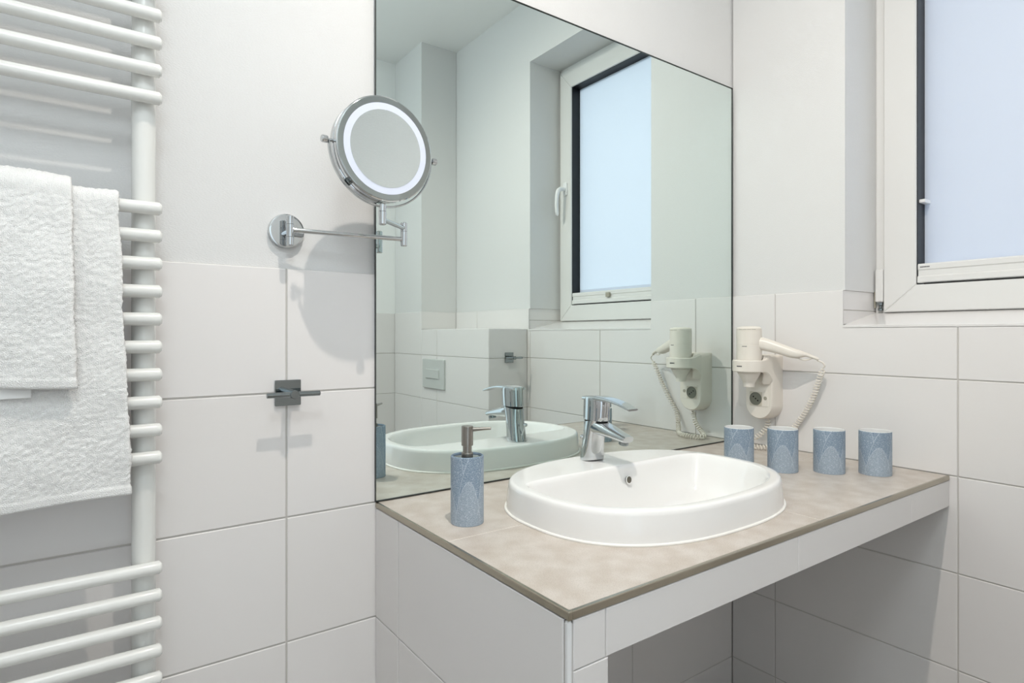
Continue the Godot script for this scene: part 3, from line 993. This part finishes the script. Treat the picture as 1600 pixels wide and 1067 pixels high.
# ------------------------------------------------------------------ towels
func towel_shape(r_in: float, x0: float, x1: float, ztop: float, ytop: float, thick: float, front: float, back: float, bulge: float, seed_: int, slant: float, hem := 0.0) -> ArrayMesh:
	# cross-section path from the back hem over the bar to the front hem, then the same inside
	var pts := []
	var nb := 26
	for i in nb:
		var t := float(i) / nb
		pts.append([Vector2(ztop - r_in, ytop - back * (1.0 - t)), Vector2(-1, 0), 0.0])
	for i in 17:
		var a := PI - PI * i / 16
		pts.append([Vector2(ztop + cos(a) * r_in, ytop + sin(a) * r_in), Vector2(cos(a), sin(a)), 0.0])
	var nf := int(front / 0.0021)
	for i in nf:
		var t := (i + 1.0) / nf
		pts.append([Vector2(ztop + r_in + bulge * sin(minf(1.0, t * 1.3) * PI * 0.5), ytop - front * t), Vector2(1, 0), t])
	var no := FastNoiseLite.new()
	no.noise_type = FastNoiseLite.TYPE_CELLULAR
	no.cellular_return_type = FastNoiseLite.RETURN_DISTANCE
	no.frequency = 165.0
	no.fractal_type = FastNoiseLite.FRACTAL_NONE
	no.seed = seed_
	var big := FastNoiseLite.new()
	big.frequency = 9.0
	big.seed = seed_ + 1
	big.fractal_octaves = 2
	var nx := int((x1 - x0) / 0.0021)
	var np := pts.size()
	var v := PackedVector3Array()
	var idx := PackedInt32Array()
	# outer sheet, right edge wrap and inner sheet
	var cols := []
	for i in nx + 1:
		cols.append([x0 + (x1 - x0) * i / nx, 1.0, 0.0])
	for k in range(1, 7):
		var a := PI * k / 6.0
		cols.append([x1 + sin(a) * thick * 0.55, cos(a) * 0.5 + 0.5, 1.0])
	var nc := cols.size()
	for c in cols:
		for p in pts:
			var q: Vector2 = p[0] + p[1] * (thick * c[1])
			var t: float = p[2]
			var x: float = c[0]
			# the free edge hangs slightly outwards towards the hem, the hem rises to the edge
			var u := clampf((x - x0) / (x1 - x0), 0.0, 1.0)
			x += slant * t * u
			var pos := Vector3(x, q.y, q.x)
			pos.z += t * 0.004 * sin(u * 9.0 + seed_) * u
			if t > 0.0:
				pos.y += 0.004 * sin(u * 5.0 + seed_) * t
			if c[1] > 0.4 or c[2] > 0.0:
				var g := no.get_noise_3d(pos.x, pos.y, pos.z) + 1.0
				var amp := 0.0029
				if hem > 0.0 and t > 0.0:
					var rest: float = (1.0 - t) * front
					if rest < hem:
						amp = 0.0006
						if absf(rest - hem * 0.85) < 0.0016:
							g += 1.6
				var out3: Vector3 = Vector3(0, p[1].y, p[1].x) * (c[1] * 2.0 - 1.0)
				if c[2] > 0.0:
					out3 = (out3 + Vector3(sin(acos(clampf(c[1] * 2.0 - 1.0, -1, 1))), 0, 0)).normalized()
				pos += out3 * (big.get_noise_3d(pos.x, pos.y, 0.0) * 0.0035 - g * amp)
			v.append(pos)
	for i in nc - 1:
		for jx in np - 1:
			var a := i * np + jx
			idx.append_array([a, a + 1, a + np, a + np, a + 1, a + np + 1])
	# close the front hem: outer row to inner row via the edge columns
	var nn := PackedVector3Array()
	nn.resize(v.size())
	for i in range(0, idx.size(), 3):
		var n := (v[idx[i + 2]] - v[idx[i]]).cross(v[idx[i + 1]] - v[idx[i]])
		for k in 3:
			nn[idx[i + k]] += n
	# front leaf must look to +z
	var probe := nn[int(nx * 0.5) * np + np - 40]
	if probe.z < 0:
		for i in nn.size():
			nn[i] = -nn[i]
		for i in range(0, idx.size(), 3):
			var s := idx[i + 1]
			idx[i + 1] = idx[i + 2]
			idx[i + 2] = s
	# bottom of the front leaf: a strip rolled under
	var base := v.size()
	for i in nc:
		for k in 4:
			var a := PI * 0.5 * (k + 1) / 4.0
			var e := v[i * np + np - 1]
			v.append(e + Vector3(0, -sin(a) * thick * 0.4, -(1.0 - cos(a)) * thick * 0.8 * cols[i][1]))
			nn.append(Vector3(0, -sin(a), cos(a)))
	for i in nc - 1:
		for k in 4:
			var a0: int = (i * np + np - 1) if k == 0 else base + i * 4 + k - 1
			var a1: int = ((i + 1) * np + np - 1) if k == 0 else base + (i + 1) * 4 + k - 1
			var b0 := base + i * 4 + k
			var b1 := base + (i + 1) * 4 + k
			idx.append_array([a0, a1, b0, b0, a1, b1])
	for i in nn.size():
		nn[i] = nn[i].normalized()
	var arr := []
	arr.resize(Mesh.ARRAY_MAX)
	arr[Mesh.ARRAY_VERTEX] = v
	arr[Mesh.ARRAY_NORMAL] = nn
	arr[Mesh.ARRAY_INDEX] = idx
	var m := ArrayMesh.new()
	m.add_surface_from_arrays(Mesh.PRIMITIVE_TRIANGLES, arr)
	return m

func towels() -> void:
	# both hang from the same bar of the radiator (y = 1.4267, z = 0.08)
	var big := thing("bath_towel", "large white terry bath towel hanging behind the small one on the radiator", "towel", Vector3(-1.98, 1.4267, 0.0815))
	part(big, "cloth", towel_shape(0.0118, -0.20, 0.192, 0.0, 0.0, 0.0120, 0.462, 0.34, 0.022, 3, 0.016, 0.012), M.terry_cloth)
	var small := thing("hand_towel", "smaller white terry towel folded over the front of the larger towel", "towel", Vector3(-1.98, 1.4267, 0.0815))
	part(small, "cloth", towel_shape(0.0262, -0.16, 0.1325, 0.0, 0.0, 0.0125, 0.282, 0.20, 0.022, 12, 0.004, 0.012), M.terry_cloth)
	var tag := bbox(Vector3(-0.14, -0.302, 0.0475), Vector3(0.090, -0.270, 0.0500), 0.001)
	part(small, "hanging_tab", tag, M.hem_cloth)

# ------------------------------------------------------------------ magnifying mirror
func magnifier() -> void:
	var g := thing("magnifying_mirror", "round lit chrome magnifying mirror on a folding wall arm", "mirror", Vector3(-1.4985, 1.4235, 0.0))
	var o := Vector3(-1.4985, 1.4235, 0.0)
	part(g, "wall_plate", lathe([[0.0345, -0.0055], [0.0345, 0.003], [0.0335, 0.0055], [0.030, 0.0065], [0.0, 0.0068]], 56, Vector3.ZERO, Vector3(0, 0, 1)), M.chrome)
	var pv := Vector3(-1.5005, 1.4195, 0.034) - o
	part(g, "pivot_stub", rod(pv + Vector3(0, 0, -0.028), pv, 0.0055), M.chrome)
	part(g, "pivot", lathe([[0.0056, -0.029], [0.0072, -0.0275], [0.0072, -0.0125], [0.0066, -0.012], [0.0072, -0.0115], [0.0072, 0.0125], [0.0066, 0.013], [0.0072, 0.0135], [0.0072, 0.0285], [0.0056, 0.030]], 28, pv), M.chrome)
	var el := Vector3(-1.2742, 1.4302, 0.0678) - o
	part(g, "arm", rod(pv + Vector3(0.003, 0.002, 0), Vector3(el.x - 0.003, 1.4195 - o.y, el.z), 0.0047, 20), M.chrome)
	part(g, "elbow", lathe([[0.0056, -0.0255], [0.0072, -0.024], [0.0072, 0.0055], [0.0066, 0.006], [0.0072, 0.0065], [0.0072, 0.0235], [0.0056, 0.025]], 28, el), M.chrome)
	var po := Vector3(-1.3550, 1.4508, 0.1420) - o
	part(g, "short_arm", rod(Vector3(el.x, 1.4430 - o.y, el.z), Vector3(po.x, 1.4412 - o.y, po.z), 0.0047, 20), M.chrome)
	part(g, "post", lathe([[0.0056, -0.0200], [0.0074, -0.0185], [0.0074, 0.0055], [0.0066, 0.006], [0.0074, 0.0065], [0.0074, 0.0195], [0.0060, 0.0205]], 28, po), M.chrome)
	# head: centre above the post, facing the room, turned slightly to the right
	var hc := Vector3(-1.3550, 1.5748, 0.1420) - o
	var turn := Basis(Vector3.UP, deg_to_rad(3.5))
	var hx := Transform3D(turn, hc)
	var R := 0.1010
	var zf := 0.016
	var zb := -0.016
	var head := part(g, "head_shell", moved(lathe([[R - 0.012, zb - 0.004], [R - 0.004, zb - 0.002], [R - 0.001, zb + 0.001], [R - 0.001, -0.003], [R - 0.0025, -0.0022], [R - 0.0025, 0.0022], [R - 0.001, 0.003], [R, zf - 0.005], [R, zf - 0.001], [R - 0.002, zf + 0.0006], [R - 0.0145, zf + 0.0002]], 96, Vector3.ZERO, Vector3(0, 0, 1)), hx), M.chrome)
	part(head, "bezel", moved(lathe([[R - 0.0020, zf - 0.002], [R - 0.0020, zf + 0.0008], [R - 0.0028, zf + 0.0012], [0.0876, zf + 0.0012], [0.0876, zf - 0.002]], 96, Vector3.ZERO, Vector3(0, 0, 1), false, false), hx), M.smoked_chrome, 20.0)
	part(head, "light_ring", moved(lathe([[0.0874, zf - 0.003], [0.0874, zf + 0.0013], [0.0745, zf + 0.0013], [0.0745, zf - 0.003]], 96, Vector3.ZERO, Vector3(0, 0, 1), false, false), hx), M.led_diffuser)
	var dish := [[0.0746, zf - 0.008]]
	for i in 17:
		var q := 1.0 - i / 16.0
		dish.append([0.0746 * q, zf + 0.0018 - 0.0012 * (1.0 - q * q)])
	part(head, "mirror_disc", moved(lathe(dish, 96, Vector3.ZERO, Vector3(0, 0, 1)), hx), M.magnifier_glass, 30.0)
	part(head, "top_nub", moved(lathe([[0.0022, 0.0], [0.0022, 0.003], [0.0, 0.0035]], 12, Vector3(0.006, R - 0.0015, 0.008)), hx), M.chrome)
	part(head, "switch_knob", moved(lathe([[0.0075, 0.0], [0.0075, 0.003], [0.0055, 0.004], [0.0, 0.004]], 24, Vector3(-0.0716, -0.0716, 0.0) * 1.0, Vector3(-1, -1, 0).normalized()), hx), M.dark_chrome)
	# yoke: half ring of flat bar from pivot to pivot
	var RY := R + 0.0075
	var rings := []
	for i in 61:
		var a := PI + PI * i / 60.0
		var d := Vector3(cos(a), sin(a), 0)
		rings.append(sect(d * RY, d, Vector3(0, 0, 1), 0.0019, 0.0040, 14, 3.0))
	part(g, "yoke", moved(loft(rings), hx), M.chrome)
	for s in [-1.0, 1.0]:
		part(g, "pivot_knob", moved(lathe([[0.0030, -0.012], [0.0030, 0.0], [0.0064, 0.0005], [0.0070, 0.002], [0.0070, 0.0095], [0.0060, 0.011], [0.0, 0.0112]], 24, Vector3(s * (RY + 0.0025), 0, 0), Vector3(s, 0, 0)), hx), M.chrome)

# ------------------------------------------------------------------ hooks
func hooks() -> void:
	var h := thing("robe_hook", "square chrome double robe hook on the tiles left of the mirror", "hook", Vector3(-1.4965, 1.1005, 0.0))
	part(h, "back_plate", bbox(Vector3(-0.0250, -0.0255, 0.0), Vector3(0.0250, 0.0255, 0.0065), 0.001), M.dark_chrome)
	part(h, "stem", rod(Vector3(0, 0, 0.006), Vector3(0, 0, 0.055), 0.0085, 28, 0.0008), M.dark_chrome)
	part(h, "peg", rod(Vector3(-0.005, 0, 0.046), Vector3(-0.0505, 0, 0.046), 0.0052, 20, 0.0006), M.dark_chrome)
	part(h, "peg", rod(Vector3(0.005, 0, 0.046), Vector3(0.0505, 0, 0.046), 0.0052, 20, 0.0006), M.dark_chrome)
	var k: Node3D = h.duplicate()
	k.name = "robe_hook_001"
	k.transform = Transform3D(BACKWARD, Vector3(-0.116, 1.103, 1.18))
	k.set_meta("label", "small chrome robe hook on the low tiled boxing, seen only in the large mirror")
	add_child(k, true)

# ------------------------------------------------------------------ hair dryer
func hairdryer() -> void:
	var zc := 0.1365
	var b := thing("dryer_holder", "cream wall holder with a built-in shaver socket below the hair dryer", "holder", Vector3(0, 0, 0))
	# body: tombstone outline, tapering from wall to face (local x along z, y up, z out of the wall)
	var outline := func(hw: float, y0: float, y1: float, rt: float) -> PackedVector2Array:
		var o := PackedVector2Array()
		var n := 28
		for i in n + 1:
			var a := PI + PI * i / n
			o.append(Vector2(cos(a) * hw, y0 + hw * 1.02 + sin(a) * hw * 1.02))
		for i in 7:
			var a := PI / 2 * i / 6
			o.append(Vector2(hw - rt + cos(a) * rt, y1 - rt + sin(a) * rt))
		for i in 7:
			var a := PI / 2 + PI / 2 * i / 6
			o.append(Vector2(-hw + rt + cos(a) * rt, y1 - rt + sin(a) * rt))
		return o
	var rings := []
	for s in [[0.0485, 0.942, 1.152, 0.006, 0.0], [0.0485, 0.942, 1.152, 0.006, 0.012], [0.0478, 0.9425, 1.150, 0.008, 0.020], [0.0472, 0.944, 1.146, 0.010, 0.050], [0.0460, 0.9455, 1.1435, 0.010, 0.0565], [0.0436, 0.948, 1.140, 0.010, 0.0595]]:
		var r := PackedVector3Array()
		for q in outline.call(s[0], s[1], s[2], s[3]):
			r.append(Vector3(-s[4], q.y, zc + q.x))
		rings.append(r)
	part(b, "holder_body", loft(rings, false, true), M.cream_plastic, 30.0)
	# cradle: a horseshoe shelf that grips the barrel, flowing out of the body
	var bx := -0.112
	var ro := 0.0500
	var ri := 0.0405
	var ns := 56
	var top := PackedVector3Array()
	var prof := []
	for i in ns:
		var a := TAU * i / ns
		var d := Vector3(-cos(a), 0, sin(a))
		# outer contour: half circle in front, straight sides back to the body
		var po := Vector3(d.x * ro, 0, d.z * ro)
		if d.x > 0.0:
			po = Vector3(minf(0.056, d.x / maxf(0.001, absf(d.z)) * ro), 0, signf(d.z) * ro * minf(1.0, absf(d.z) / maxf(0.001, d.x) * 0.056 / ro)) if absf(d.z) > 0.0001 else Vector3(0.056, 0, 0)
		prof.append([po, Vector3(d.x * ri, 0, d.z * ri)])
	var lev := func(q: Vector3, k: float) -> float:   # height of the top (k = 1) or underside (k = 0)
		var back := clampf((q.x + ro) / (0.056 + ro), 0.0, 1.0)
		var up := 1.1365 + 0.0140 * smoothstep(0.45, 1.0, back)
		var dn := 1.0990 - 0.040 * pow(clampf((back - 0.45) / 0.55, 0.0, 1.0), 2.6)
		return lerpf(dn, up, k)
	rings = []
	var layers := [[0.25, 0.0], [0.0, 0.07], [0.0, 0.93], [0.25, 1.0], [0.85, 1.0], [1.0, 0.93], [1.0, 0.07], [0.85, 0.0]]
	for l in layers:
		var r := PackedVector3Array()
		for q in prof:
			var pos: Vector3 = q[0].lerp(q[1], l[0])
			var hh: float = lev.call(q[0], l[1])
			r.append(Vector3(bx + pos.x, hh, zc + pos.z))
		rings.append(r)
	part(b, "cradle", loft(rings, false, false, true), M.cream_plastic, 30.0)
	# small printed mark on the cradle's front
	var mk := PackedVector3Array()
	for k in 6:
		var a := -0.20 + k * 0.062
		var d := Vector3(-cos(a), 0, sin(a))
		var t := Vector3(sin(a), 0, cos(a))
		var c := Vector3(bx, 1.1175, zc) + d * (ro + 0.0001)
		mk.append_array(moved(box(Vector3(-0.0012, -0.0018, -0.0003), Vector3(0.0012, 0.0018, 0.0004)), Transform3D(Basis(t, Vector3.UP, d), c)))
	part(b, "printed_mark", mk, M.print_ink)
	# shaver socket panel
	var F := Transform3D(LEFTWARD, Vector3(-0.0593, 0, zc))
	var panel := part(b, "socket_panel", moved(prism(rrect(-0.0335, 0.986, 0.0335, 1.037, 0.004), 0.0, 0.0016, 0.0006), F), M.cream_plastic, 20.0)
	part(panel, "socket_plate", moved(prism(rrect(-0.0295, 0.988, 0.0135, 1.032, 0.002), 0.0012, 0.0030, 0.0006), F), M.socket_cream, 20.0)
	part(panel, "socket_well", moved(lathe([[0.0208, 0.0020], [0.0208, 0.0046], [0.0200, 0.0054], [0.0193, 0.0050], [0.0188, 0.0036], [0.0, 0.0036]], 40, Vector3(-0.008, 1.010, 0), Vector3(0, 0, 1)), F), M.socket_well)  # raised dish, darker colour gives the shade of a recess
	var holes := PackedVector3Array()
	for q in [[-0.0095, 0.0], [0.0095, 0.0], [0.0, 0.0]]:
		holes.append_array(moved(lathe([[0.0024, 0.001], [0.0024, 0.0042], [0.0, 0.0042]], 16, Vector3(-0.008 + q[0] * 0.8 + 0.0, 1.010 + q[0] * -0.62, 0), Vector3(0, 0, 1)), F))
	part(panel, "socket_holes", holes, M.hole_shade)  # solid black plugs coloured as the shade in the holes
	part(panel, "socket_switch", moved(lathe([[0.0058, 0.0010], [0.0058, 0.0026], [0.0046, 0.0034], [0.0, 0.0030]], 24, Vector3(0.0245, 1.0135, 0), Vector3(0, 0, 1)), F), M.grey_plastic)
	# the dryer itself
	var d := thing("hair_dryer", "cream wall-mounted hair dryer resting in its holder beside the mirror", "hair dryer", Vector3(bx, 1.1, zc))
	part(d, "barrel", lathe([[0.0330, 0.000], [0.0375, 0.004], [0.0380, 0.012], [0.0380, 0.0828], [0.0374, 0.0834], [0.0374, 0.0840], [0.0380, 0.0846], [0.0380, 0.1285], [0.0372, 0.1292], [0.0378, 0.1300], [0.0376, 0.1365], [0.0340, 0.1405], [0.0200, 0.1432], [0.0, 0.1440]], 56), M.cream_plastic, 24.0)
	part(d, "nozzle", lathe([[0.0345, 0.006], [0.0345, -0.004], [0.0338, -0.0065], [0.0325, -0.0085], [0.0320, -0.0100], [0.0185, -0.0340], [0.0172, -0.0380], [0.0165, -0.0485], [0.0150, -0.0490], [0.0145, -0.030]], 48, Vector3.ZERO, Vector3.UP, true, true), M.cream_plastic, 24.0)
	var slots := PackedVector3Array()
	for k in 4:
		var a := -0.15 + k * 0.36
		slots.append_array(moved(box(Vector3(-0.006, -0.0006, -0.001), Vector3(0.006, 0.0006, 0.0004)), Transform3D(Basis(Vector3(sin(a), 0, cos(a)), Vector3.UP, Vector3(-cos(a), 0, sin(a))), Vector3(-cos(a), 0, sin(a)) * 0.0376 + Vector3(0, 0.1330, 0))))
	part(d, "air_slots", slots, M.grey_plastic)
	var m2 := PackedVector3Array()
	for k in 5:
		var a := 0.04 + k * 0.08
		m2.append_array(moved(box(Vector3(-0.0014, -0.0010, -0.001), Vector3(0.0014, 0.0010, 0.0003)), Transform3D(Basis(Vector3(sin(a), 0, cos(a)), Vector3.UP, Vector3(-cos(a), 0, sin(a))), Vector3(-cos(a), 0, sin(a)) * 0.0380 + Vector3(0, 0.0800, 0))))
	part(d, "printed_mark", m2, M.print_ink)
	# handle: swept from the barrel along the wall
	var h0 := Vector3(-0.100, 1.188, 0.160)
	var h1 := Vector3(-0.0440, 1.1400, 0.322)
	var dir := (h1 - h0).normalized()
	var side := dir.cross(Vector3.UP).normalized()
	var upv := side.cross(dir).normalized()
	rings = []
	for s in [[0.0, 0.021, 0.0205, 0.002], [0.10, 0.0205, 0.0200, 0.0035], [0.25, 0.019, 0.0182, 0.0035], [0.42, 0.018, 0.0165, 0.002], [0.58, 0.017, 0.0155, 0.0], [0.68, 0.015, 0.0135, 0.0015], [0.74, 0.0115, 0.0095, 0.004], [0.80, 0.0085, 0.0060, 0.0062], [0.90, 0.0068, 0.0048, 0.0050], [0.98, 0.0060, 0.0044, 0.0032], [1.0, 0.0045, 0.0034, 0.0028]]:
		rings.append(sect(h0.lerp(h1, s[0]) + upv * s[3] - d.position, side, upv, s[1], s[2], 24, 2.5))
	var grip := part(d, "handle", loft(rings), M.cream_plastic, 50.0)
	# hanging loop below the handle's tip
	var lp := []
	for i in 21:
		var t := i / 20.0
		lp.append(h0.lerp(h1, 0.66 + 0.26 * t) + upv * (-0.0085 * sin(t * PI) - 0.008 * (1.0 - t) + 0.0035 * t) - d.position)
	part(grip, "hanging_loop", tube(lp, 0.0021, 10), M.cream_plastic, 60.0)
	# cord: plain lead, coiled run, loop on the counter and back up to the holder
	var K := [h1 + Vector3(0, -0.0005, -0.004), h1 + Vector3(0.003, -0.006, 0.010), h1 + Vector3(0.006, -0.016, 0.015), h1 + Vector3(0.008, -0.023, 0.010)]
	var lead := []
	for i in 25:
		lead.append(catmull(K, i / 24.0 * 3.0) - d.position)
	part(d, "lead", tube(lead, 0.0024, 10), M.cream_plastic, 60.0)
	var C := [h1 + Vector3(0.008, -0.023, 0.010), Vector3(-0.030, 1.085, 0.318), Vector3(-0.022, 1.030, 0.296), Vector3(-0.017, 0.975, 0.266), Vector3(-0.016, 0.925, 0.232), Vector3(-0.036, 0.886, 0.208), Vector3(-0.068, 0.8612, 0.180), Vector3(-0.096, 0.8602, 0.138), Vector3(-0.096, 0.8602, 0.092), Vector3(-0.068, 0.8612, 0.073), Vector3(-0.043, 0.870, 0.098), Vector3(-0.034, 0.892, 0.128), Vector3(-0.026, 0.918, 0.146), Vector3(-0.025, 0.944, 0.150)]
	var fine := []
	var n := 2000
	for i in n + 1:
		fine.append(catmull(C, float(i) / n * (C.size() - 1)))
	var coil := []
	var s_len := 0.0
	var u := Vector3.RIGHT
	var pitch := 0.0092
	for i in fine.size():
		var dd: Vector3 = (fine[mini(i + 1, n)] - fine[maxi(i - 1, 0)]).normalized()
		u = (u - dd * u.dot(dd)).normalized()
		if i > 0:
			s_len += fine[i].distance_to(fine[i - 1])
		var a := s_len / pitch * TAU
		var r := 0.0068 * smoothstep(0.0, 0.012, s_len)
		if i > n - 90:
			r *= smoothstep(0.0, 90.0, float(n - i))
		coil.append(fine[i] + u * (cos(a) * r) + dd.cross(u) * (sin(a) * r) - d.position)
	part(d, "coiled_cord", tube(coil, 0.0021, 8), M.cream_plastic, 80.0)

func catmull(P: Array, t: float) -> Vector3:
	var i := clampi(int(floor(t)), 0, P.size() - 2)
	var f := t - i
	return P[i].cubic_interpolate(P[i + 1], P[maxi(i - 1, 0)], P[mini(i + 2, P.size() - 1)], f)

# ------------------------------------------------------------------ cups and soap dispenser
func printed_cylinder(r: float, h: float, turn: float) -> ArrayMesh:
	var st := SurfaceTool.new()
	st.begin(Mesh.PRIMITIVE_TRIANGLES)
	var n := 72
	for i in n + 1:
		var a := TAU * i / n + turn
		for p in [[r - 0.0008, 0.0, 1.0, -0.7], [r, 0.0012, 0.99, 0.0], [r, h - 0.0012, 0.01, 0.0], [r - 0.0008, h, 0.0, 0.7]]:
			st.set_normal(Vector3(sin(a), p[3], cos(a)).normalized())
			st.set_uv(Vector2(float(i) / n, p[2]))
			st.add_vertex(Vector3(sin(a) * p[0], p[1], cos(a) * p[0]))
	for i in n:
		for k in 3:
			var a := i * 4 + k
			for q in [a, a + 1, a + 4, a + 4, a + 1, a + 5]:
				st.add_index(q)
	return st.commit()

func accessories() -> void:
	var spots := [[Vector3(-0.3716, CTOP, 0.2717), "blue leaf-patterned tumbler nearest the mirror corner, partly hidden by the basin rim"],
		[Vector3(-0.2962, CTOP, 0.3544), "blue leaf-patterned tumbler touching the basin rim, in front of the coiled dryer cord"],
		[Vector3(-0.2098, CTOP, 0.4352), "blue leaf-patterned tumbler third from the mirror, clear of the basin"],
		[Vector3(-0.1336, CTOP, 0.5172), "blue leaf-patterned tumbler nearest the counter's front right corner"]]
	var R := 0.0383
	var H := 0.1135
	var first: Node3D = null
	for i in spots.size():
		var c: Node3D
		if first == null:
			c = thing("tumbler", spots[i][1], "cup", spots[i][0], "row of blue tumblers on the counter")
			part(c, "printed_wall", printed_cylinder(R, H, 1.42), M.leaf_print)
			part(c, "inside", lathe([[R - 0.0008, H], [R - 0.0016, H + 0.0006], [R - 0.0026, H], [R - 0.0030, H - 0.002], [R - 0.0034, 0.008], [R - 0.008, 0.005], [0.0, 0.005]], 56, Vector3.ZERO, Vector3.UP, false, true), M.white_glaze)
			part(c, "foot", lathe([[0.0, 0.0], [R - 0.002, 0.0], [R - 0.0008, 0.0008]], 48, Vector3.ZERO, Vector3.UP, true, true), M.white_glaze)
			first = c
		else:
			c = first.duplicate()
			c.name = "tumbler_%03d" % i
			c.position = spots[i][0]
			c.rotation.y = 0.05 * i
			c.set_meta("label", spots[i][1])
			add_child(c, true)
	var s := thing("soap_dispenser", "blue leaf-patterned soap dispenser with steel pump standing left of the basin", "soap dispenser", Vector3(-1.2195, CTOP, 0.2365))
	var r := 0.0322
	var h := 0.1310
	part(s, "printed_body", printed_cylinder(r, h, 2.05), M.leaf_print)
	part(s, "foot", lathe([[0.0, 0.0], [r - 0.002, 0.0], [r - 0.0008, 0.0008]], 48), M.white_glaze)
	part(s, "shoulder", lathe([[r - 0.0008, h], [r - 0.0024, h + 0.0008], [r - 0.0034, h - 0.0002], [r - 0.004, h - 0.0026]], 56, Vector3.ZERO, Vector3.UP, false, false), M.leaf_print)
	part(s, "lid", lathe([[r - 0.0036, h - 0.003], [r - 0.0038, h - 0.0022], [0.014, h - 0.0018], [0.0, h - 0.0018]], 56, Vector3.ZERO, Vector3.UP, false, true), M.dark_chrome)
	part(s, "collar", lathe([[0.0112, h - 0.002], [0.0116, h], [0.0116, h + 0.0045], [0.0108, h + 0.006], [0.0090, h + 0.0065]], 36), M.brushed_steel)
	part(s, "neck", lathe([[0.0088, h + 0.004], [0.0088, h + 0.020]], 32), M.brushed_steel)
	var pump := part(s, "pump_head", lathe([[0.0105, h + 0.019], [0.0115, h + 0.0195], [0.0115, h + 0.0560], [0.0108, h + 0.0572], [0.0, h + 0.0576]], 40), M.brushed_steel)
	var dn := Vector3(0.0355, 0, 0.0275).normalized()
	var a := Vector3(0, h + 0.0500, 0) + dn * 0.008
	var sp := []
	var sr := []
	for i in 9:
		var t := i / 8.0
		sp.append(a + dn * (0.0385 * t) + Vector3(0, 0.0035 * t - 0.0010 * t * t, 0))
		sr.append(lerpf(0.0042, 0.0024, t))
	part(pump, "spout", tube(sp, sr, 14), M.brushed_steel)

# ------------------------------------------------------------------ flush plate on the boxing
func flush_plate() -> void:
	var f := thing("flush_plate", "pale grey toilet flush plate on the tiled boxing, seen only in the mirror", "flush plate", Vector3(-0.2355, 0.998, 1.726))
	var T := Transform3D(LEFTWARD, Vector3.ZERO)
	part(f, "plate", moved(prism(rrect(-0.124, -0.082, 0.124, 0.082, 0.004), 0.0, 0.012, 0.003), T), M.flush_plastic, 20.0)
	part(f, "button", moved(prism(rrect(-0.075, -0.026, 0.080, 0.026, 0.003), 0.011, 0.018, 0.003), T), M.flush_plastic, 20.0)
